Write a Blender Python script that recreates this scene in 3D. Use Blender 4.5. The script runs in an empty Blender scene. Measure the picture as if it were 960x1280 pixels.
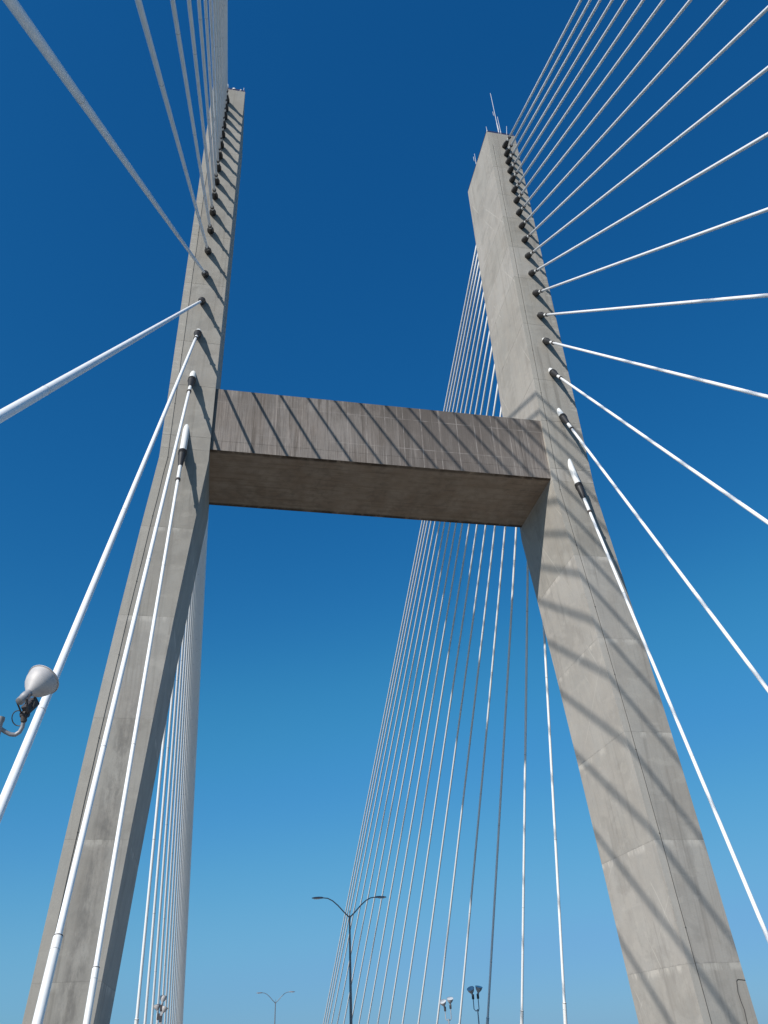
import bpy, bmesh, math, random
from mathutils import Vector, Matrix
random.seed(7)
C = bpy.context.scene.collection
V = Vector
scene = bpy.context.scene

# ------------------------------------------------------------------ camera
cam_d = bpy.data.cameras.new('camera'); cam = bpy.data.objects.new('camera', cam_d); C.objects.link(cam)
right = V((0.98161, -0.186911, -0.038806)); down = V((0.073041, 0.555557, -0.828264)); fwd = V((0.176371, 0.810198, 0.558992))
EYE = V((-8.7395, -38.3966, 0.0))
M = Matrix((right, -down, -fwd)).transposed().to_4x4(); M.translation = EYE
cam.matrix_world = M
cam_d.sensor_fit = 'VERTICAL'; cam_d.sensor_height = 36; cam_d.lens = 990.546 / 1280 * 36
cam_d.clip_start = 0.1; cam_d.clip_end = 20000
scene.camera = cam

# ------------------------------------------------------------------ sky and sun
SUN_AZ, SUN_EL = math.radians(225.93), math.radians(32.98)
world = bpy.data.worlds.new('World'); scene.world = world; world.use_nodes = True
nt = world.node_tree; nt.nodes.clear()
sky = nt.nodes.new('ShaderNodeTexSky'); sky.sky_type = 'NISHITA'; sky.sun_disc = False
sky.sun_elevation = SUN_EL; sky.sun_rotation = SUN_AZ
sky.altitude = 0; sky.air_density = 1.0; sky.dust_density = 0.3; sky.ozone_density = 3.0
hsv = nt.nodes.new('ShaderNodeHueSaturation'); hsv.inputs['Saturation'].default_value = 1.15
hsv.inputs['Value'].default_value = 1.0
bg = nt.nodes.new('ShaderNodeBackground'); bg.inputs['Strength'].default_value = 0.1
wo = nt.nodes.new('ShaderNodeOutputWorld')
# the sky's own colours carried over to the deeper, cooler rendering of the photograph (one curve per channel, whole sky)
def vscale(k):
    n = nt.nodes.new('ShaderNodeVectorMath'); n.operation = 'SCALE'; n.inputs['Scale'].default_value = k; return n
v1, v2 = vscale(.1), vscale(10.0); cv = nt.nodes.new('ShaderNodeRGBCurve')
CUR = (((0, 0), (.033, .0056), (.063, .0152), (.102, .0395), (.150, .063), (.238, .107), (.342, .144), (.63, .188), (1, .25)),
       ((0, 0), (.080, .080), (.150, .150), (.235, .254), (.311, .296), (.440, .367), (.597, .410), (.737, .415), (1, .48)),
       ((0, 0), (.188, .262), (.202, .279), (.314, .392), (.468, .539), (.546, .600), (.665, .640), (.831, .690), (1, .75)))
for k in range(3):
    c_ = cv.mapping.curves[k]; c_.points[0].location = CUR[k][0]; c_.points[1].location = CUR[k][-1]
    for p in CUR[k][1:-1]: c_.points.new(*p)
cv.mapping.update()
nt.links.new(sky.outputs[0], hsv.inputs['Color']); nt.links.new(hsv.outputs[0], v1.inputs[0]); nt.links.new(v1.outputs[0], cv.inputs['Color'])
nt.links.new(cv.outputs[0], v2.inputs[0]); nt.links.new(v2.outputs[0], bg.inputs['Color']); nt.links.new(bg.outputs[0], wo.inputs['Surface'])
sd = bpy.data.lights.new('sun', 'SUN'); so = bpy.data.objects.new('sun', sd); C.objects.link(so)
sd.energy = 5.0; sd.angle = math.radians(0.53); sd.color = (1.0, 0.95, 0.87)
tosun = V((math.sin(SUN_AZ) * math.cos(SUN_EL), math.cos(SUN_AZ) * math.cos(SUN_EL), math.sin(SUN_EL)))
so.rotation_euler = tosun.to_track_quat('Z', 'Y').to_euler()
scene.view_settings.view_transform = 'Standard'; scene.view_settings.look = 'None'
scene.view_settings.exposure = 0.0; scene.view_settings.gamma = 1.0

# ------------------------------------------------------------------ materials
def new_mat(name):
    m = bpy.data.materials.new(name); m.use_nodes = True
    n = m.node_tree; b = n.nodes['Principled BSDF']
    return m, n, b
class G:
    """small node graph helper"""
    def __init__(s, nt): s.nt = nt
    def node(s, t, **k):
        n = s.nt.nodes.new(t)
        for a, v in k.items():
            if a.startswith('i_'):
                key = a[2:]; key = int(key) if key.isdigit() else key.replace('_', ' ')
                if hasattr(v, 'node'): s.nt.links.new(v, n.inputs[key])
                else: n.inputs[key].default_value = v
            else: setattr(n, a, v)
        return n
    def math(s, op, a, b=0.0, c=None, clamp=False):
        n = s.nt.nodes.new('ShaderNodeMath'); n.operation = op; n.use_clamp = clamp
        for i, v in enumerate((a, b) if c is None else (a, b, c)):
            if hasattr(v, 'node'): s.nt.links.new(v, n.inputs[i])
            else: n.inputs[i].default_value = v
        return n.outputs[0]
    def mix(s, f, a, b, mode='MIX'):
        n = s.nt.nodes.new('ShaderNodeMix'); n.data_type = 'RGBA'; n.blend_type = mode
        for i, v in ((0, f), (6, a), (7, b)):
            if hasattr(v, 'node'): s.nt.links.new(v, n.inputs[i])
            else: n.inputs[i].default_value = (*v, 1) if isinstance(v, tuple) and len(v) == 3 else v
        return n.outputs[2]
    def noise(s, vec, scale, detail=6, rough=0.6, sc=(1, 1, 1), dist=0.0, off=(0, 0, 0)):
        mp = s.node('ShaderNodeMapping'); mp.inputs['Scale'].default_value = sc; mp.inputs['Location'].default_value = off
        s.nt.links.new(vec, mp.inputs['Vector'])
        n = s.node('ShaderNodeTexNoise'); n.inputs['Scale'].default_value = scale; n.inputs['Detail'].default_value = detail
        n.inputs['Roughness'].default_value = rough; n.inputs['Distortion'].default_value = dist
        s.nt.links.new(mp.outputs[0], n.inputs['Vector']); return n.outputs['Fac']
    def ramp(s, f, lo, hi, a=0.0, b=1.0):
        n = s.node('ShaderNodeMapRange', interpolation_type='SMOOTHSTEP'); n.clamp = True
        s.nt.links.new(f, n.inputs[0]); n.inputs[1].default_value = lo; n.inputs[2].default_value = hi
        n.inputs[3].default_value = a; n.inputs[4].default_value = b; return n.outputs[0]

def concrete(name, base, streak=0.25, brown=0.0, patches=0.35, boards=False, forms=False, tone=0.10):
    m, n, b = new_mat(name); g = G(n)
    tc = g.node('ShaderNodeTexCoord'); P = tc.outputs['Object']
    sx = g.node('ShaderNodeSeparateXYZ', i_0=P); X, Y, Z = sx.outputs
    uv = g.node('ShaderNodeUVMap'); uv.uv_map = 'face'
    su = g.node('ShaderNodeSeparateXYZ', i_0=uv.outputs[0]); U, W = su.outputs[0], su.outputs[1]
    big = g.noise(P, 0.22, 5, 0.55)
    mid = g.noise(P, 1.3, 8, 0.65, off=(4, 2, 9))
    fine = g.noise(P, 14, 6, 0.7)
    drip = g.noise(P, 1.0, 6, 0.62, sc=(2.6, 2.6, 0.10), dist=0.6)
    drip2 = g.noise(P, 1.0, 8, 0.7, sc=(9, 9, 0.35), off=(3, 7, 1))
    oi = g.node('ShaderNodeObjectInfo')
    col = g.mix(g.ramp(big, 0.3, 0.7), tuple(c * 0.90 for c in base), tuple(c * 1.08 for c in base))
    col = g.mix(g.ramp(mid, 0.35, 0.7, 0, 0.5), col, tuple(c * 1.14 for c in (base[0], base[1] * .985, base[2] * .96)))
    # rain streaks, darker
    dk = (base[0] * .50, base[1] * .49, base[2] * .48)
    col = g.mix(g.ramp(drip, 0.50, 0.74, 0, streak * 2.0), col, dk)
    col = g.mix(g.ramp(drip2, 0.54, 0.80, 0, streak), col, dk)
    if brown:
        bm_ = g.noise(P, 0.5, 6, 0.6, sc=(1.5, 1.5, .6), off=(11, 5, 2))
        col = g.mix(g.ramp(bm_, 0.36, 0.66, 0, brown), col, (base[0] * .74, base[1] * .64, base[2] * .56))
    # pale efflorescence patches, flat-edged like rubbed-down formwork
    pt = g.noise(P, 1.1, 3, 0.5, sc=(.6, .6, 1.3), off=(8, 8, 3))
    col = g.mix(g.ramp(pt, 0.60, 0.66, 0, patches), col, (base[0] * 1.22, base[1] * 1.20, base[2] * 1.17))
    # pinholes
    vo = g.node('ShaderNodeTexVoronoi'); n.links.new(P, vo.inputs['Vector']); vo.inputs['Scale'].default_value = 3.2
    col = g.mix(g.ramp(vo.outputs['Distance'], 0.03, 0.06, 0.35, 0.0), col, (.05, .045, .04))
    # grey-white scuffs close to the outer arris
    if patches > .3:
        sc_ = g.noise(uv.outputs[0], 1.0, 2, 0.4, sc=(.9, 4.2, 1))
        edge = g.math('MULTIPLY', g.ramp(U, 0.30, 0.45, 1.0, 0.0), g.ramp(Z, 24, 33, 0, 1))
        col = g.mix(g.math('MULTIPLY', g.ramp(sc_, 0.56, 0.60, 0, .55), edge), col, (base[0] * 1.45, base[1] * 1.42, base[2] * 1.4))
    jn = g.node('ShaderNodeUVMap'); jn.uv_map = 'joint'
    sj = g.node('ShaderNodeSeparateXYZ', i_0=jn.outputs[0]); above, below = sj.outputs[0], sj.outputs[1]
    # lime run-out below each pour joint, grime just above it
    lime = g.math('MULTIPLY', g.ramp(g.math('ADD', below, g.math('MULTIPLY', g.noise(P, 3, 4), -.25)), .0, .28, 1, 0), g.ramp(g.noise(P, 1.1, 5, .65, sc=(1, 1, .25), off=(2, 6, 6)), .46, .58, 0, .75))
    lime = g.math('MULTIPLY', lime, g.ramp(Z, 25, 31, 1, .12))
    col = g.mix(lime, col, (base[0] * 1.45, base[1] * 1.43, base[2] * 1.4))
    grime = g.math('MULTIPLY', g.ramp(above, .0, .10, 1, 0), g.ramp(g.noise(P, 2.2, 4, .6, off=(7, 1, 3)), .45, .65, 0, .45))
    col = g.mix(grime, col, (base[0] * .55, base[1] * .55, base[2] * .55))
    # damp patches with a soft outline, a few metres across
    dp = g.noise(P, .42, 7, .62, off=(13, 2, 5), dist=.4)
    col = g.mix(g.ramp(dp, .53, .62, 0, .30), col, (base[0] * .62, base[1] * .61, base[2] * .60))
    sp = g.noise(P, 5.5, 8, .75, off=(1, 12, 5))
    col = g.mix(g.ramp(sp, .56, .72, 0, .35), col, (base[0] * .62, base[1] * .61, base[2] * .60))
    if name == 'leg concrete':
        # the strip between the arris and the conductor wire stayed cleaner
        strip = g.math('MAXIMUM', g.math('MULTIPLY', g.ramp(U, 2.22, 2.34), g.ramp(X, -1, 1, 0, 1)), g.math('MULTIPLY', g.ramp(U, .44, .52, 1, 0), g.ramp(X, -1, 1, 1, 0)))
        col = g.mix(g.math('MULTIPLY', strip, .45), col, (base[0] * 1.32, base[1] * 1.30, base[2] * 1.27))
    if forms:
        fs = g.noise(P, 1.0, 8, .75, sc=(16, 1, .45), off=(3, 1, 12))
        col = g.mix(g.ramp(fs, .47, .64, 0, .75), col, (base[0] * .5, base[1] * .47, base[2] * .45))
        fl = g.noise(P, 1.0, 6, .7, sc=(11, 1, .3), off=(8, 1, 2))
        col = g.mix(g.ramp(fl, .53, .66, 0, .6), col, (base[0] * 1.5, base[1] * 1.46, base[2] * 1.44))
        # damp black growth along the top of the beam, thickest to the right
        top = g.math('MULTIPLY', g.ramp(Z, 32.2, 35.2, 0, 1), g.ramp(g.noise(P, .9, 7, .7, sc=(1, 1, .55), off=(1, 9, 4)), .36, .56, 0, .8))
        col = g.mix(g.math('MULTIPLY', top, g.ramp(X, -11, 4, .35, 1)), col, (base[0] * .38, base[1] * .36, base[2] * .34))
        dkr = g.math('MULTIPLY', g.math('MULTIPLY', g.ramp(X, -3, 3, 0, 1), g.ramp(X, 6.5, 9.5, 1, .2)), g.ramp(g.noise(P, 1.2, 7, .7, sc=(1, 1, .3), off=(6, 2, 1)), .30, .58, .25, .8))
        col = g.mix(dkr, col, (base[0] * .50, base[1] * .47, base[2] * .46))
        rb = g.noise(P, 1.0, 3, .5, sc=(4.2, 1, .12), off=(5, 5, 5))
        col = g.mix(g.ramp(rb, .62, .68, 0, .35), col, (base[0] * 1.5, base[1] * 1.45, base[2] * 1.4))
    if name == 'leg concrete':
        # long grey-black run down the middle of the lower left leg
        ce = g.math('ABSOLUTE', g.math('SUBTRACT', U, g.math('ADD', 1.35, g.math('MULTIPLY', g.noise(P, .35, 3), .5))))
        run = g.math('MULTIPLY', g.ramp(ce, .1, .75, 1, 0), g.ramp(g.noise(P, 2.4, 8, .72, sc=(1, 1, .35), off=(0, 3, 8)), .40, .66, 0, .75))
        run = g.math('MULTIPLY', run, g.math('MULTIPLY', g.ramp(Z, 12, 17, 1, 0), g.ramp(X, -2, 2, 1, .12)))
        col = g.mix(run, col, (base[0] * .45, base[1] * .45, base[2] * .46))
    if forms:   # faint seams of the plywood forms
        fu = g.math('ABSOLUTE', g.math('SUBTRACT', g.math('FRACT', g.math('DIVIDE', X, 1.22)), .5))
        line = g.ramp(fu, 0.470, 0.490, 0, 1)
        br = g.math('ADD', g.ramp(g.noise(P, .35, 3, .5), .44, .54, 0.05, .30), g.math('MULTIPLY', g.ramp(X, -6, 0, 0, .45), g.ramp(g.noise(P, 1.4, 5, .6), .42, .58, .1, 1)))
        fz = g.math('ABSOLUTE', g.math('SUBTRACT', g.math('FRACT', g.math('DIVIDE', Z, 2.44)), .5))
        line = g.math('MAXIMUM', line, g.ramp(fz, 0.486, 0.494, 0, .8))
        col = g.mix(g.math('MULTIPLY', line, br), col, (base[0] * 1.5, base[1] * 1.5, base[2] * 1.5))
    if boards:
        fy = g.math('FRACT', g.math('DIVIDE', g.math('ADD', Y, g.math('MULTIPLY', g.noise(P, .3, 2), .12)), .62))
        l2 = g.ramp(g.math('ABSOLUTE', g.math('SUBTRACT', fy, .5)), 0.46, 0.495, 0, 1)
        br = g.ramp(g.noise(P, .6, 4, .6, sc=(.5, 2, 1)), .45, .6, 0.05, .75)
        col = g.mix(g.math('MULTIPLY', l2, br), col, (base[0] * .35, base[1] * .33, base[2] * .30))
        dr = g.math('MULTIPLY', g.math('MAXIMUM', g.ramp(Y, .40, .62, 1, 0), g.ramp(Y, 5.75, 6.0, 0, 1)), g.ramp(g.noise(P, 1.6, 6, .7, off=(9, 4, 4)), .28, .52, 0, .95))
        col = g.mix(dr, col, (base[0] * .16, base[1] * .14, base[2] * .13))
        pn = g.noise(P, .45, 2, .4, sc=(1, .3, 1), off=(3, 3, 3))
        col = g.mix(g.ramp(pn, .5, .56, 0, .22), col, (base[0] * 1.3, base[1] * 1.3, base[2] * 1.3))
        st = g.noise(P, 1.0, 6, .65, sc=(.35, 3.5, 1))
        col = g.mix(g.ramp(st, .45, .72, 0, .5), col, (base[0] * .55, base[1] * .5, base[2] * .43))
    # each pour of concrete has its own tone
    col = g.mix(1.0, col, g.node('ShaderNodeCombineColor', i_0=g.math('ADD', g.math('MULTIPLY', oi.outputs['Random'], tone * 2), 1 - tone),
                i_1=g.math('ADD', g.math('MULTIPLY', oi.outputs['Random'], tone * 2), 1 - tone),
                i_2=g.math('ADD', g.math('MULTIPLY', oi.outputs['Random'], tone * 2.3), 1 - tone * 1.15)).outputs[0], 'MULTIPLY')
    col = g.mix(g.ramp(fine, .3, .75, 0, .18), col, (base[0] * .6, base[1] * .6, base[2] * .6))
    n.links.new(col, b.inputs['Base Color']); b.inputs['Roughness'].default_value = 0.9
    b.inputs['Specular IOR Level'].default_value = 0.25
    h = g.math('ADD', g.math('MULTIPLY', fine, .5), g.math('MULTIPLY', mid, 1.0))
    bu = g.node('ShaderNodeBump', i_Height=h); bu.inputs['Strength'].default_value = .45; bu.inputs['Distance'].default_value = .03
    n.links.new(bu.outputs[0], b.inputs['Normal'])
    return m

def plain(name, col, rough=.5, metal=0.0, dirt=.15, scale=3.0, spec=.5, sc=(1, 1, 1)):
    m, n, b = new_mat(name); g = G(n)
    tc = g.node('ShaderNodeTexCoord')
    a = g.noise(tc.outputs['Object'], scale, 6, .6, sc=sc)
    c = g.mix(g.ramp(a, .35, .75, 0, dirt), col, tuple(x * .45 for x in col))
    n.links.new(c, b.inputs['Base Color']); b.inputs['Roughness'].default_value = rough
    b.inputs['Metallic'].default_value = metal; b.inputs['Specular IOR Level'].default_value = spec
    return m

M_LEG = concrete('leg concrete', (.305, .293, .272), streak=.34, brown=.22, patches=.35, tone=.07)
M_CORE = plain('joint concrete', (.24, .22, .20), .95)
M_BEAM = concrete('beam concrete', (.226, .205, .192), streak=1.2, brown=.40, patches=.10, forms=True, tone=.0)
M_SOFFIT = concrete('beam soffit', (.38, .305, .24), streak=.15, brown=.5, patches=.10, boards=True, tone=.0)
M_SHEATH = plain('white cable sheath', (.88, .88, .88), .42, dirt=.10, scale=2.2)
M_PIPE = plain('white steel pipe', (.78, .78, .77), .42, dirt=.12)
M_BOOT = plain('black rubber boot', (.022, .021, .022), .55, dirt=.3, scale=12)
M_BAND = plain('brown steel band', (.075, .06, .055), .6)
M_SEAM = plain('sheath weld', (.58, .58, .58), .5)
M_WIRE = plain('conductor wire', (.05, .048, .045), .6)
M_RAIL = plain('painted rail', (.10, .07, .13), .6)
M_GALV = plain('galvanised steel', (.34, .34, .36), .55, .25, .5, 9)
M_POLE = plain('lamp pole steel', (.19, .20, .22), .5, .4)
M_LAMPHEAD = plain('grey lamp housing', (.22, .22, .25), .45, .2)
M_BELL = plain('spun aluminium reflector', (.50, .48, .48), .58, .12, .30, 5)
M_DARK = plain('dark bracket', (.05, .045, .05), .6)
M_WHITE = plain('white plastic', (.8, .8, .8), .4, dirt=.05)
M_ANT = plain('weathered grey fibreglass', (.55, .56, .58), .5)
M_LENS = plain('lamp glass', (.55, .58, .6), .15, dirt=.05)
M_ASPH = plain('road concrete', (.36, .33, .29), .9, dirt=.35, scale=.8)
M_DECK = plain('deck concrete', (.34, .32, .29), .9, dirt=.3, scale=.9)
M_PAINT = plain('road paint', (.75, .75, .72), .6)
M_YEL = plain('yellow road paint', (.70, .50, .08), .6)
def water_mat():
    m, n, b = new_mat('river water'); g = G(n)
    tc = g.node('ShaderNodeTexCoord')
    b.inputs['Base Color'].default_value = (.035, .045, .04, 1); b.inputs['Roughness'].default_value = .12
    bu = g.node('ShaderNodeBump', i_Height=g.noise(tc.outputs['Object'], .12, 8, .65)); bu.inputs['Strength'].default_value = .5; bu.inputs['Distance'].default_value = 1.2
    n.links.new(bu.outputs[0], b.inputs['Normal']); return m
M_WATER = water_mat()
def leg_inner_mat():
    """same concrete with the faint slanting lighter lines of the wide faces"""
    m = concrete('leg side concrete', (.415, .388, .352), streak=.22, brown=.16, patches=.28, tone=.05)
    n = m.node_tree; g = G(n); b = n.nodes['Principled BSDF']
    src = b.inputs['Base Color'].links[0].from_socket
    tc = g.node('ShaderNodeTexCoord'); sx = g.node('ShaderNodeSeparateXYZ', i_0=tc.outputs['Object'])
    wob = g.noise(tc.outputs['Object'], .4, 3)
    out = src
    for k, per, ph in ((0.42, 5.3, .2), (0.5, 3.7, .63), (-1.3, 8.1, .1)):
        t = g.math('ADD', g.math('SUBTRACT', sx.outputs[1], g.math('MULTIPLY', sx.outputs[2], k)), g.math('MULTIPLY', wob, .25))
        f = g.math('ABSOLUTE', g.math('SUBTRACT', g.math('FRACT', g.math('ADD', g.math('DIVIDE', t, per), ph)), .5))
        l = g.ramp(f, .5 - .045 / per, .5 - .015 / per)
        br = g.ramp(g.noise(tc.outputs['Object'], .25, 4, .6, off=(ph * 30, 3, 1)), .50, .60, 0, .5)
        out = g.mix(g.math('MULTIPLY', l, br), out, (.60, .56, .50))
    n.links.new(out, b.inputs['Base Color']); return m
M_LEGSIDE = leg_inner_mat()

# ------------------------------------------------------------------ mesh helpers
def link(name, me, parent=None, mats=()):
    o = bpy.data.objects.new(name, me); C.objects.link(o)
    for m in (mats if isinstance(mats, (list, tuple)) else [mats]):
        if m.name not in [x.name for x in me.materials]: me.materials.append(m)
    if parent: o.parent = parent
    return o
def thing(name, label, cat, loc=(0, 0, 0), group=None):
    o = bpy.data.objects.new(name, None); C.objects.link(o); o.location = loc
    o.empty_display_size = .3
    o['label'] = label; o['category'] = cat
    if group: o['group'] = group
    return o
def bm_mesh(bm, name, smooth=False):
    bmesh.ops.recalc_face_normals(bm, faces=bm.faces)
    me = bpy.data.meshes.new(name); bm.to_mesh(me); bm.free()
    if smooth:
        for p in me.polygons: p.use_smooth = True
    return me
def lathe(bm, prof, p0, axis, n=16, cap=True):
    """prof: list of (t, r) along axis from p0"""
    axis = V(axis).normalized(); q = axis.to_track_quat('Z', 'Y'); rings = []
    for t, r in prof:
        rings.append([bm.verts.new(V(p0) + q @ V((r * math.cos(2 * math.pi * k / n), r * math.sin(2 * math.pi * k / n), t))) for k in range(n)])
    for a, b in zip(rings, rings[1:]):
        for k in range(n): bm.faces.new((a[k], a[(k + 1) % n], b[(k + 1) % n], b[k]))
    if cap: bm.faces.new(rings[0][::-1]); bm.faces.new(rings[-1])
def tube(bm, pts, r, n=10):
    pts = [V(p) for p in pts]; rings = []; up = None
    for i, p in enumerate(pts):
        d = (pts[min(i + 1, len(pts) - 1)] - pts[max(i - 1, 0)]).normalized()
        if up is None: up = V((0, 0, 1)) if abs(d.z) < .9 else V((1, 0, 0))
        s = d.cross(up).normalized(); u = s.cross(d).normalized(); up = u
        rr = r[i] if isinstance(r, (list, tuple)) else r
        rings.append([bm.verts.new(p + rr * (math.cos(2 * math.pi * k / n) * s + math.sin(2 * math.pi * k / n) * u)) for k in range(n)])
    for a, b in zip(rings, rings[1:]):
        for k in range(n): bm.faces.new((a[k], a[(k + 1) % n], b[(k + 1) % n], b[k]))
    bm.faces.new(rings[0][::-1]); bm.faces.new(rings[-1])
def box(bm, x0, x1, y0, y1, z0, z1):
    v = [bm.verts.new(p) for p in ((x0, y0, z0), (x1, y0, z0), (x1, y1, z0), (x0, y1, z0), (x0, y0, z1), (x1, y0, z1), (x1, y1, z1), (x0, y1, z1))]
    for f in ((0, 3, 2, 1), (4, 5, 6, 7), (0, 1, 5, 4), (1, 2, 6, 5), (2, 3, 7, 6), (3, 0, 4, 7)): bm.faces.new([v[i] for i in f])
    return v
def autosmooth(o, ang=40):
    me = o.data
    for p in me.polygons: p.use_smooth = True
    me.set_sharp_from_angle(angle=math.radians(ang))

# ------------------------------------------------------------------ tower geometry (metres, z = 0 at eye height, deck at -1.64)
ZB, ZT = 29.2732, 70.534
XO = (15.6763, 13.7401, 13.9417); XI = (13.0260, 10.8935, 11.1492); Q = 0.5694
def leg_x(z, K):
    if z < ZB:
        u = z / ZB; uu = max(0.0, u)
        return K[0] + (K[1] - K[0]) * u + Q * uu * (1 - uu)
    return K[1] + (K[2] - K[1]) * (z - ZB) / (ZT - ZB)
def leg_y(z): return 0.00145 * z, 6.3588 + (0.1392) * z / ZT
HD = 1.64
def deck_z(y):
    if y < 0: return -HD
    if y < 60: return -HD - 3.3e-4 * y * y
    return -HD - 3.3e-4 * 3600 - 0.0396 * (y - 60)

def leg_section(s, z, ins=0.0):
    xo, xi = leg_x(z, XO) - ins, leg_x(z, XI) + ins; y0, y1 = leg_y(z); y0 += ins; y1 -= ins
    return [V((s * xo, y0, z)), V((s * xi, y0, z)), V((s * xi, y1, z)), V((s * xo, y1, z))]   # outer-front, inner-front, inner-back, outer-back
def leg_piece(s, zs, ins=0.0, bevel=0.0):
    bm = bmesh.new(); uvl = bm.loops.layers.uv.new('face'); uvj = bm.loops.layers.uv.new('joint')
    rings = [[bm.verts.new(p) for p in leg_section(s, z, ins)] for z in zs]
    side = []
    for a, b in zip(rings, rings[1:]):
        for k in range(4):
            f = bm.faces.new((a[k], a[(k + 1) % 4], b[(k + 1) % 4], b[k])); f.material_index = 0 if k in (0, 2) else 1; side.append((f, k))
    bm.faces.new(rings[0]); bm.faces.new(rings[-1][::-1])
    for f, k in side:
        for l in f.loops:
            c = l.vert.co; xo = leg_x(c.z, XO)
            l[uvl].uv = ((xo - abs(c.x)) if k in (0, 2) else c.y, c.z)
            l[uvj].uv = (c.z - zs[0], zs[-1] - c.z)
    if bevel:
        ed = [e for e in bm.edges if abs(e.verts[0].co.z - e.verts[1].co.z) > .05] + [e for e in bm.edges if abs(e.verts[0].co.z - e.verts[1].co.z) < .05 and (abs(e.verts[0].co.z - zs[0]) < .05 or abs(e.verts[0].co.z - zs[-1]) < .05)]
        bmesh.ops.bevel(bm, geom=ed, offset=bevel, segments=2, affect='EDGES', profile=.5)
    return bm_mesh(bm, 'concrete_lift')
tower = thing('bridge_tower', 'tall H-shaped concrete bridge tower with two leaning legs and one crossbeam', 'bridge tower', (0, 0, -HD))
TOWN = V((0, 0, -HD))
def part(name, me, mats, parent):
    o = link(name, me, parent, mats); 
    if parent is tower: o.location = -TOWN
    return o
JO = [-1.9, 2.62, 8.0, 13.46, 18.9, 24.4, 30.0, 31.0, 35.12, 39.0, 44.7, 50.0, 53.8, 57.7, 60.9, 65.0, ZT]
GAP = .0012
WANDER = [(15.56, -.012, 1.9), (15.2, -.012, 1.94), (15.12, -.012, 1.88), (15.05, -.012, 1.44), (15.09, -.012, 1.07), (15.15, -.012, .76), (15.13, -.012, .21), (14.99, -.012, -.08), (14.9, -.012, -1.2)]
for s in (-1, 1):
    core = part('leg', leg_piece(s, [-1.9, 8, 18.9, ZB, ZT - .1], .035), [M_CORE, M_CORE], tower)
    core['label'] = 'left leg, its inner face in shade' if s < 0 else 'right leg, its inner face in sun'
    js = list(JO)
    for a, b in zip(js, js[1:]):
        GAP = .0012 if b < 31 else .004
        zs = [a + GAP] + [z for z in (ZB,) if a + .3 < z < b - .3] + [b - GAP]
        if b == ZT: zs[-1] = ZT
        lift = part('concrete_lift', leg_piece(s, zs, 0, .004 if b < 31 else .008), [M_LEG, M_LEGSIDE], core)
    # shaft below the deck down to the water
    bm = bmesh.new()
    r0 = leg_section(s, -1.93, .0); r1 = [V((s * 8.6, -1.2, -62)), V((s * 4.6, -1.2, -62)), V((s * 4.6, 7.6, -62)), V((s * 8.6, 7.6, -62))]
    a = [bm.verts.new(p) for p in r0]; b = [bm.verts.new(p) for p in r1]
    for k in range(4): bm.faces.new((a[k], a[(k + 1) % 4], b[(k + 1) % 4], b[k]))
    bm.faces.new(a); bm.faces.new(b[::-1])
    part('lower_shaft', bm_mesh(bm, 'lower_shaft'), [M_LEG], core)
    # conductor wire clipped to the front face, 0.4 m from its left arris
    bm = bmesh.new(); pts = []
    z = -1.5
    while z < 69.5:
        if s > 0: x = leg_x(z, XI) + .38
        else: x = -(leg_x(z, XO) - .48)
        pts.append((x + random.uniform(-.012, .012), leg_y(z)[0] - .016, z)); z += 1.4
    tube(bm, pts, .011, 6)
    for p in pts[1::3]:
        box(bm, p[0] - .025, p[0] + .025, p[1] - .014, p[1] + .02, p[2] - .02, p[2] + .02)
    part('conductor_wire', bm_mesh(bm, 'conductor_wire'), [M_WIRE], core)
# a surface wire wandering down the outer part of the right leg
bm = bmesh.new(); tube(bm, WANDER, .014, 6)
part('surface_wire', bm_mesh(bm, 'surface_wire'), [M_WIRE], core)
# crossbeam: two pours, recessed behind the leg faces
BR = .233; ZU, ZO = 30.286, 35.213
beam = None
def beam_piece(z0, z1, bev, ins=0, notch=False):
    bm = bmesh.new(); uvl = bm.loops.layers.uv.new('face'); uvj = bm.loops.layers.uv.new('joint')
    x0, x1 = leg_x(z0, XI) + .6, leg_x(z1, XI) + .6
    y0, y1 = BR + ins, 6.40 - BR - ins
    n = 24
    rows = []
    for z, xx in ((z0, x0), (z1, x1)):
        for y in (y0, y1):
            rows.append([bm.verts.new((-xx + 2 * xx * k / n, y, z)) for k in range(n + 1)])
    a, b, c, d = rows      # a front low, b back low, c front top, d back top
    for k in range(n):
        bm.faces.new((a[k], a[k + 1], c[k + 1], c[k])); bm.faces.new((b[k + 1], b[k], d[k], d[k + 1]))
        f = bm.faces.new((b[k], b[k + 1], a[k + 1], a[k])); f.material_index = 1
        bm.faces.new((c[k], c[k + 1], d[k + 1], d[k]))
    bm.faces.new((a[0], c[0], d[0], b[0])); bm.faces.new((a[n], b[n], d[n], c[n]))
    ed = [e for e in bm.edges if abs(e.verts[0].co.x - e.verts[1].co.x) > .1 and e.verts[0].co.y == e.verts[1].co.y and abs(e.verts[0].co.z - e.verts[1].co.z) < .01]
    if bev: bmesh.ops.bevel(bm, geom=ed, offset=bev, segments=2, affect='EDGES', profile=.5)
    for f in bm.faces:
        for l in f.loops: l[uvl].uv = (9, l.vert.co.z); l[uvj].uv = (l.vert.co.z - z0, 1.0)
    return bm_mesh(bm, 'beam')
beam = part('crossbeam', beam_piece(ZU + .04, ZO - .04, 0, .05), [M_CORE, M_CORE], tower)
beam['label'] = 'brown-stained crossbeam crossed by slanting cable shadows'
part('concrete_lift', beam_piece(ZU, 31.0 - .006, .012), [M_BEAM, M_SOFFIT], beam)
part('concrete_lift', beam_piece(31.0 + .006, ZO, .012), [M_BEAM, M_BEAM], beam)
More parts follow.
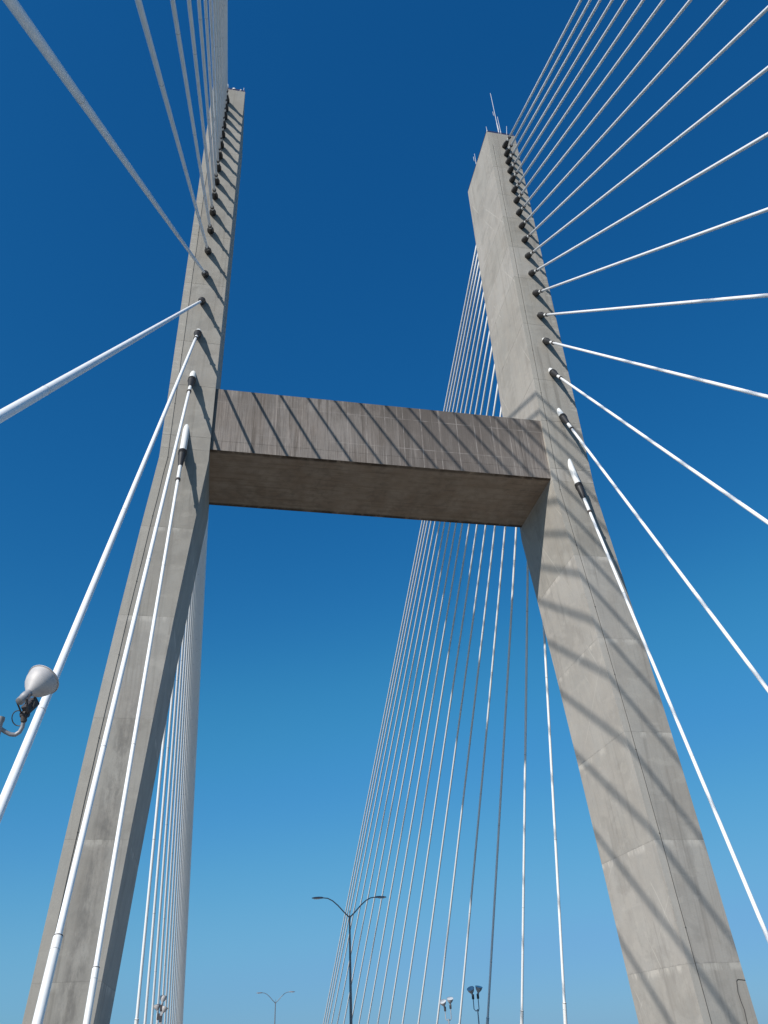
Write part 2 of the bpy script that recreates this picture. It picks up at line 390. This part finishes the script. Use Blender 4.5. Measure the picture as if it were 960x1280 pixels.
# ------------------------------------------------------------------ tops: edge rails, masts
def top_rail(s):
    bm = bmesh.new(); z = ZT
    c = [V((p.x, p.y, z)) for p in leg_section(s, ZT, .08)]
    for i in range(4):
        a, b = c[i], c[(i + 1) % 4]; L = (b - a).length; n = max(2, int(L / 1.1))
        for h in (.16, .32): tube(bm, [a + V((0, 0, h)), b + V((0, 0, h))], .03, 6)
        for k in range(n): p = a.lerp(b, k / n); tube(bm, [p - V((0, 0, .02)), p + V((0, 0, .34))], .025, 6)
    o = part('top_rail', bm_mesh(bm, 'top_rail'), [M_RAIL], tower)
    return o
for s in (-1, 1): top_rail(s)
def antenna(x, y, h, r, label, side_arm=None, lean=(0, 0)):
    t = thing('antenna_mast', label, 'antenna', (x, y, ZT))
    bm = bmesh.new(); lathe(bm, [(0, .07), (.10, .07), (.11, r * 1.5), (h * .35, r * 1.5), (h * .36, r), (h, r * .7)], (0, 0, 0), (lean[0], lean[1], 1), 8)
    link('mast', bm_mesh(bm, 'mast', True), t, M_ANT)
    if side_arm:
        bm = bmesh.new(); z = h * side_arm
        tube(bm, [(0, 0, z), (-.16, 0, z + .05), (-.16, 0, z + .75)], .022, 6); tube(bm, [(0, 0, z + .5), (-.16, 0, z + .5)], .018, 6)
        link('side_antenna', bm_mesh(bm, 'side_antenna'), t, M_ANT)
    return t
# placed on the roof of the legs
antenna(12.7, .7, 8.3, .032, 'tallest thin white antenna mast on top of right tower leg', .5)
antenna(12.85, .6, 3.9, .028, 'short white antenna beside the tallest mast on right tower leg', .4)
antenna(11.22, .12, .9, .022, 'small white rod on the front left corner of the right leg top')
antenna(13.2, .3, 1.9, .028, 'small white rod above the topmost cable of the right leg', lean=(.12, 0))
antenna(11.25, 3.7, 2.2, .024, 'white antenna on the rear inner edge of right leg top', .4)
antenna(-11.3, .25, .9, .025, 'thin white rod on inner corner of left leg top')
def beacon(x, y, r, h, label):
    t = thing('aviation_light', label, 'beacon light', (x, y, ZT))
    bm = bmesh.new(); lathe(bm, [(0, r * .6), (.30, r * .6)], (0, 0, 0), (0, 0, 1), 10); link('stem', bm_mesh(bm, 'stem'), t, M_RAIL)
    bm = bmesh.new(); lathe(bm, [(.30, r), (.30 + h * .7, r), (.30 + h, r * .45)], (0, 0, 0), (0, 0, 1), 12); link('lamp', bm_mesh(bm, 'lamp', True), t, M_WHITE)
beacon(-12.15, .35, .17, .34, 'wider white beacon light on top of left leg')
beacon(-11.55, .35, .10, .40, 'narrow white beacon light beside the wider one on left leg top')
beacon(-12.75, .45, .11, 1.1, 'tall white beacon light on left leg top beside the cable bundle')

# ------------------------------------------------------------------ stay cables
ZA = [31.158, 35.953, 39.917, 43.056, 45.799, 48.296, 50.633, 52.75, 54.79, 56.618, 58.418, 60.092, 61.591, 63.109, 64.487, 65.862, 67.099, 68.398]
EB = [-0.694, -0.534, -0.317, -0.031, 0.207, 0.387, 0.566, 0.777, 0.532, 0.284, 0.127, -0.086, -0.141, -0.208, -0.49, -3.114, -8.0, -13.14]
FA = .528; WD = 12.2973
def stay_ends(s, i, back):
    z = ZA[i]; xo, xi = leg_x(z, XO), leg_x(z, XI); y0, y1 = leg_y(z)
    A = V((s * (xi + (xo - xi) * FA), y1 if back else y0, z))
    if back: y = 6.3588 + 9.4746 + 8.2791 * i + EB[i]; B = V((s * WD, y, -1.639 - .0130 * y))
    else: y = -(8.5838 + 9.2949 * i); B = V((s * WD, y, -1.64))
    u = (B - A).normalized()
    # run on to the deck surface
    t = 0.0; P = A.copy()
    while P.z > deck_z(P.y) - .05 and t < 400: t += .05; P = A + u * t
    return A, u, t
ORD = ['lowest', 'second-lowest', 'third-lowest', 'fourth-lowest', 'fifth-lowest', 'sixth-lowest', 'seventh-lowest', 'eighth-lowest', 'ninth-lowest',
       'ninth-highest', 'eighth-highest', 'seventh-highest', 'sixth-highest', 'fifth-highest', 'fourth-highest', 'third-highest', 'second-highest', 'highest']
ORDB = ['first', 'second', 'third', 'fourth', 'fifth', 'sixth', 'seventh', 'eighth', 'ninth', 'tenth', 'eleventh', 'twelfth', 'thirteenth', 'fourteenth', 'fifteenth', 'sixteenth', 'seventeenth', 'eighteenth']
def stay(s, i, back):
    A, u, L = stay_ends(s, i, back)
    leg = 'left' if s < 0 else 'right'
    if not back: label = f'{ORD[i]} white stay cable anchored on the front face of the {leg} leg'
    else:
        label = f'{ORDB[i]} white stay cable from the left, seen behind the left leg' if s < 0 else f'{ORDB[i]} white stay cable from the right, beyond the right leg'
    t = thing('stay_cable', label, 'stay cable', A, f'stay cables {"behind" if back else "in front of"} the {leg} leg')
    ny = abs(u.y)                                   # metres out of the face per metre of cable
    n0 = (.45, .27, .17, .12)[i] if i < 4 else .09
    t0, t1, tb = n0 / ny, max(.80 / ny, n0 / ny + .9), 1.10 / ny
    tb = max(tb, t1 + .35)
    r = .084 + .0006 * i
    O = V((0, 0, 0))
    # guide pipe leaving the concrete
    bm = bmesh.new(); lathe(bm, [(-.20 * abs(u.z) / ny - .12, .20), (t0 - .02, .20), (t0, .19)], O, u, 20); o = link('guide_pipe', bm_mesh(bm, 'guide_pipe'), t, M_PIPE); autosmooth(o)
    # ribbed rubber boot
    bl = t1 - t0
    prof = [(t0 - .04, .205), (t0 - .03, .25), (t0 + .05, .25), (t0 + .06, .23)]
    for k in range(3):
        q = t0 + .08 + k * .07; prof += [(q, .23), (q + .02, .25), (q + .05, .25), (q + .065, .23)]
    prof += [(t0 + .32, .225), (t0 + .32 + (bl - .32) * .5, .18), (t1 - .03, .135), (t1, .13), (t1 + .005, .10)]
    bm = bmesh.new(); lathe(bm, prof, O, u, 18); o = link('rubber_boot', bm_mesh(bm, 'rubber_boot'), t, M_BOOT); autosmooth(o, 50)
    bm = bmesh.new(); lathe(bm, [(t1 - .02, r + .022), (tb, r + .022)], O, u, 16); o = link('sleeve', bm_mesh(bm, 'sleeve'), t, M_PIPE); autosmooth(o)
    bm = bmesh.new(); lathe(bm, [(tb, r + .03), (tb + .005, r + .055), (tb + .13, r + .055), (tb + .135, r + .02)], O, u, 16); o = link('steel_band', bm_mesh(bm, 'steel_band'), t, M_BAND); autosmooth(o)
    # sheath with a little sag
    sag = .00016 * L * L * .0 
    lowp = 4.25 if not back else 3.6
    tl = L - lowp / abs(u.z) 
    bm = bmesh.new()
    n = max(10, int(L / 6)); pts = []
    for k in range(n + 1):
        w = tb + (L - tb) * k / n; f = (w - tb) / (L - tb)
        pts.append(u * w - V((0, 0, 4 * sag * f * (1 - f))))
    tube(bm, pts, r, 14); o = link('sheath', bm_mesh(bm, 'sheath', True), t, M_SHEATH)
    for p in o.data.polygons:
        if len(p.vertices) > 4: p.use_smooth = False
    # welds between sheath lengths
    w = (11.2, 10.1, 9.0, 12.3)[i % 4] + .7 * (i % 3); wme = None
    while w < min(tl - 2, 64):
        if wme is None:
            bm = bmesh.new(); lathe(bm, [(0, r + .001), (.01, r + .006), (.035, r + .006), (.045, r + .001)], O, u, 12); wme = bm_mesh(bm, 'weld')
        q = link('weld', wme, t, M_SEAM); q.location = u * w; w += 10.15
    # lower steel pipe with a pair of collars where it begins
    bm = bmesh.new(); lathe(bm, [(tl, r + .002), (tl + .01, r + .028), (L, r + .028)], O, u, 16); o = link('lower_pipe', bm_mesh(bm, 'lower_pipe'), t, M_PIPE); autosmooth(o)
    for k in range(2):
        bm = bmesh.new(); w = tl + .02 + .33 * k; lathe(bm, [(w, r + .028), (w + .004, r + .036), (w + .022, r + .036), (w + .026, r + .028)], O, u, 14)
        link('collar', bm_mesh(bm, 'collar'), t, M_SEAM if k else M_BAND)
    return t
for s in (-1, 1):
    for back in (False, True):
        for i in range(18): stay(s, i, back)

# ------------------------------------------------------------------ floodlights on poles at the deck edge
def bell(t, p, ax, r=.27, name='reflector', tail=1.0):
    """one bell floodlight: p = centre of the rim, ax = beam direction"""
    ax = V(ax).normalized()
    bm = bmesh.new()
    prof = [(-.40, .060), (-.375, .085), (-.33, .115), (-.27, .165), (-.20, .213), (-.12, .246), (-.04, .264), (0, .270), (.001, .288), (.014, .290), (.02, .278)]
    k = r / .27; prof = [(a * k, b * k) for a, b in prof]
    lathe(bm, prof, p, ax, 28, cap=False)
    inner = [(a + .012, b - .010) for a, b in prof[:-2]]
    lathe(bm, inner, p, ax, 28, cap=False)
    o = link(name, bm_mesh(bm, name, True), t, M_BELL); autosmooth(o, 50)
    bm = bmesh.new(); lathe(bm, [(.004, .262 * k), (.014, .262 * k)], p, ax, 28); link('glass', bm_mesh(bm, 'glass'), o, M_LENS)
    bm = bmesh.new(); lathe(bm, [(-.66 * k, .055 * k), (-.65 * k, .070 * k), (-.55 * k, .070 * k), (-.54 * k, .078 * k), (-.46 * k, .078 * k), (-.45 * k, .066 * k), (-.385 * k, .066 * k)], p, ax, 18)
    q = link('lamp_socket', bm_mesh(bm, 'lamp_socket'), t, M_GALV); autosmooth(q)
    return o
def cam_dir(a, b, c): return (right * a + down * b + fwd * c).normalized()
def px(x, y, dist):
    """a point of the place, from its bearing seen at the camera's stand and its distance"""
    d = cam_dir((x - 480) / 990.546, (y - 640) / 990.546, 1.0); return EYE + d * dist
# near floodlight, on the left parapet
def near_flood():
    base = V((-12.02, -26.95, deck_z(-20)))
    t = thing('floodlight_pole', 'large grey bell floodlight on curved pipe arm at left edge, beside a white cable', 'floodlight', base, 'tower floodlights on poles')
    O = -base
    ax = cam_dir(.19, -.33, .87)
    D = 13.25
    rim = px(54, 850, D)
    L = lambda p: p - base
    bell(t, L(rim), ax, .238)
    sock = rim - ax * .46
    # dark ballast bracket under the socket
    arm_top = px(30, 899, D - .1)
    bm = bmesh.new()
    c = L(px(38, 882, D + .03)); 
    vs = box(bm, -.055, .055, -.07, .07, -.13, .13)
    rot = ax.to_track_quat('Z', 'Y'); 
    for v in vs: v.co = c + rot @ v.co
    bmesh.ops.bevel(bm, geom=bm.edges[:], offset=.012, segments=1, affect='EDGES')
    link('ballast_box', bm_mesh(bm, 'ballast_box'), t, M_DARK)
    bm = bmesh.new()
    a = L(sock + ax * .04); side = ax.cross(V((0, 0, 1))).normalized()
    yoke_base = L(px(31, 893, D))
    for k in (-1, 1):
        tube(bm, [a + side * .09 * k, a + side * .10 * k - ax * .10, yoke_base + side * .05 * k], .014, 6)
    tube(bm, [a - side * .10, a + side * .10], .016, 6)
    lathe(bm, [(-.05, .055), (.05, .055)], yoke_base, side, 12)
    link('yoke', bm_mesh(bm, 'yoke'), t, M_DARK)
    bm = bmesh.new()
    lathe(bm, [(0, .034), (.02, .046), (.10, .046), (.12, .034)], L(px(29.5, 903, D)), (px(31, 886, D) - px(29.5, 903, D)), 12)
    link('clamp', bm_mesh(bm, 'clamp'), t, M_BAND)
    # curved pipe arm
    pts = [L(px(*p, D)) for p in ((31, 892), (29.5, 902), (28, 909), (24.5, 915), (19, 918.5), (13, 918), (7, 915), (1, 911), (-3, 909))]
    sm = []
    for i in range(len(pts) - 1):
        for k in range(3): sm.append(pts[i].lerp(pts[i + 1], k / 3))
    sm.append(pts[-1])
    bm = bmesh.new(); tube(bm, sm, .030, 10); o = link('pipe_arm', bm_mesh(bm, 'pipe_arm', True), t, M_GALV)
    # wiring loop
    bm = bmesh.new()
    ctr = px(23, 898, D); pts = []
    for k in range(17):
        an = math.radians(-70 - k * 250 / 16); pts.append(L(ctr + right * (.10 * math.cos(an)) + down * (.115 * math.sin(an)) + fwd * (.02 * k / 16)))
    tube(bm, pts, .008, 6)
    pts = [L(px(*p, D - .02)) for p in ((40, 866), (37, 872), (32, 878), (29, 886), (27, 893), (28, 899))]
    tube(bm, pts, .008, 6)
    pts = [L(px(*p, D - .03)) for p in ((43, 869), (44, 876), (41, 885), (36, 889), (31, 890))]
    tube(bm, pts, .010, 6)
    link('wiring', bm_mesh(bm, 'wiring'), t, M_WIRE)
    # pole
    top = L(px(-1, 905, D))
    bm = bmesh.new(); lathe(bm, [(0, .10), (.03, .10), (.04, .058), (top.z + .02, .05), (top.z + .05, .062), (top.z + .10, .062), (top.z + .11, .03)], (top.x, top.y, 0), (0, 0, 1), 14)
    o = link('pole', bm_mesh(bm, 'pole'), t, M_GALV); autosmooth(o)
    t2 = t
near_flood()
def far_flood(x, y, ztop, label, heads, rr=.27):
    dz = deck_z(y)
    t = thing('floodlight_pole', label, 'floodlight', (x, y, dz), 'tower floodlights on poles')
    H = ztop - dz
    bm = bmesh.new(); lathe(bm, [(0, .10), (.04, .10), (.05, .055), (H, .045)], (0, 0, 0), (0, 0, 1), 10); o = link('pole', bm_mesh(bm, 'pole'), t, M_GALV); autosmooth(o)
    for dx, dy, dzz, ax in heads:
        ax = V(ax).normalized(); c = V((dx, dy, H + dzz)); neck = c - ax * .62
        bell(t, c, ax, rr)
        bm = bmesh.new(); tube(bm, [(0, 0, H - .05), (neck.x * .5, neck.y * .5, H - .12), (neck.x, neck.y, H + .02), (neck.x, neck.y, neck.z - .05)], .035, 8)
        link('pipe_arm', bm_mesh(bm, 'pipe_arm', True), t, M_GALV)
        bm = bmesh.new(); vs = box(bm, -.08, .08, -.08, .08, -.17, .17)
        for v in vs: v.co = neck + V((0, 0, -.02)) + v.co
        bmesh.ops.bevel(bm, geom=bm.edges[:], offset=.02, segments=1, affect='EDGES')
        link('ballast_box', bm_mesh(bm, 'ballast_box'), t, M_DARK)
far_flood(11.67, 30.2, 2.10, 'pair of bell floodlights on a thin pole left of a dark back cable', [(-.42, 0, 1.35, (-.35, -.45, .80)), (.26, 0, 1.45, (.15, -.30, .95))])
far_flood(11.55, 38.6, 1.75, 'lower pair of pale bell floodlights between the right back cables', [(-.40, 0, 1.25, (-.35, -.45, .80)), (.25, 0, 1.45, (-.1, -.45, .9))])
far_flood(-11.5, 21.7, 1.60, 'cluster of three bell floodlights in front of the left back cables', [(-.20, 0, 1.12, (-.25, .10, .95)), (.15, .15, 1.55, (.1, .35, .9)), (.30, 0, .98, (.3, .15, .9))], .21)

# ------------------------------------------------------------------ twin-arm street lamps on the median
def street_lamp(x, y, label, s=1.0):
    dz = deck_z(y)
    t = thing('street_lamp', label, 'street lamp', (x, y, dz), 'twin-arm street lamps on the median')
    H = 8.70
    bm = bmesh.new(); lathe(bm, [(0, .20), (.04, .20), (.05, .11), (H - .1, .055), (H, .075), (H + .12, .075), (H + .15, .02), (H + .45, .012)], (0, 0, 0), (0, 0, 1), 14)
    o = link('pole', bm_mesh(bm, 'pole'), t, M_POLE); autosmooth(o)
    for k in (-1, 1):
        pts = [(0, H + .03), (.35, H + .34), (.75, H + .74), (1.1, H + 1.02), (1.42, H + 1.17), (1.7, H + 1.20), (1.9, H + 1.19)]
        bm = bmesh.new(); tube(bm, [(k * a, 0, b) for a, b in pts], [.042, .04, .038, .036, .034, .032, .032], 8); link('arm', bm_mesh(bm, 'arm', True), t, M_POLE)
        bm = bmesh.new()
        secs = [(1.70, .05, .05), (1.80, .085, .08), (2.0, .13, .09), (2.25, .15, .075), (2.42, .10, .045), (2.46, .03, .02)]
        rings = []
        for xx, w, h in secs:
            zc = H + 1.19
            rings.append([bm.verts.new((k * xx, w * math.cos(a), zc + (h if math.sin(a) > 0 else h * .45) * math.sin(a))) for a in [2 * math.pi * j / 12 for j in range(12)]])
        for a, b in zip(rings, rings[1:]):
            for j in range(12): bm.faces.new((a[j], a[(j + 1) % 12], b[(j + 1) % 12], b[j]))
        bm.faces.new(rings[0]); bm.faces.new(rings[-1])
        hd = link('lamp_head', bm_mesh(bm, 'lamp_head', True), t, M_LAMPHEAD)
        bm = bmesh.new(); box(bm, min(k * 1.95, k * 2.32), max(k * 1.95, k * 2.32), -.09, .09, H + 1.13, H + 1.155); link('lens', bm_mesh(bm, 'lens'), hd, M_LENS)
street_lamp(0, 17.9, 'nearer dark twin-arm street lamp in front of the right back cables')
street_lamp(0, 80.0, 'small distant twin-arm street lamp between the tower legs at the bottom')

# ------------------------------------------------------------------ deck, road, barriers, river
def strip(name, xa, xb, y0, y1, off, mat, thick=None, step=10.0):
    bm = bmesh.new(); n = max(1, int((y1 - y0) / step)); prev = None
    for k in range(n + 1):
        y = y0 + (y1 - y0) * k / n; z = deck_z(y) + off
        row = [bm.verts.new((xa, y, z)), bm.verts.new((xb, y, z))]
        if thick: row += [bm.verts.new((xb, y, z - thick)), bm.verts.new((xa, y, z - thick))]
        if prev:
            m = len(row)
            if m == 2: bm.faces.new((prev[0], prev[1], row[1], row[0]))
            else:
                for j in range(m): bm.faces.new((prev[j], prev[(j + 1) % m], row[(j + 1) % m], row[j]))
        prev = row
    o = link(name, bm_mesh(bm, name), None, mat); return o
Y0, Y1 = -330, 330
o = strip('bridge_deck', -12.9, 12.9, Y0, Y1, -.02, M_DECK, 1.1); o['kind'] = 'structure'
o = strip('road', -11.1, 11.1, Y0, Y1, .0, M_ASPH); o['kind'] = 'structure'
for xa, mt in ((-10.6, M_PAINT), (10.5, M_PAINT), (-1.25, M_YEL), (1.15, M_YEL)):
    o = strip('lane_line', xa, xa + .12, Y0, Y1, .004, mt); o['kind'] = 'structure'
bm = bmesh.new()
for xa in (-5.9, 5.8):
    y = Y0
    while y < Y1 - 3:
        z0, z1 = deck_z(y) + .004, deck_z(y + 3) + .004
        bm.faces.new([bm.verts.new(p) for p in ((xa, y, z0), (xa + .12, y, z0), (xa + .12, y + 3, z1), (xa, y + 3, z1))]); y += 12.2
o = link('dashed_lane_lines', bm_mesh(bm, 'dashed_lane_lines'), None, M_PAINT); o['kind'] = 'structure'
def barrier(x, sgn, label):
    prof = [(.0, 0), (.42, 0), (.42, .08), (.24, .33), (.16, .82), (0, .82)] if sgn else [(-.3, 0), (.3, 0), (.3, .08), (.14, .33), (.08, .82), (-.08, .82), (-.14, .33), (-.3, .08)]
    bm = bmesh.new(); n = 66; prev = None
    for k in range(n + 1):
        y = Y0 + (Y1 - Y0) * k / n; z = deck_z(y)
        row = [bm.verts.new((x + (sgn or 1) * a, y, z + b)) for a, b in prof]
        if prev:
            m = len(row)
            for j in range(m): bm.faces.new((prev[j], prev[(j + 1) % m], row[(j + 1) % m], row[j]))
        prev = row
    o = link('concrete_barrier', bm_mesh(bm, 'concrete_barrier'), None, M_DECK); o['label'] = label; o['category'] = 'barrier'
barrier(-11.55, 1, 'pale concrete parapet barrier along the left edge of the deck')
barrier(11.55, -1, 'pale concrete parapet barrier along the right edge of the deck')
barrier(0, 0, 'low concrete median barrier down the middle of the road')
bm = bmesh.new(); bmesh.ops.create_grid(bm, x_segments=8, y_segments=8, size=9000)
for v in bm.verts: v.co.z = -58
o = link('river_water', bm_mesh(bm, 'river_water'), None, M_WATER); o['kind'] = 'structure'
bpy.context.view_layer.update()
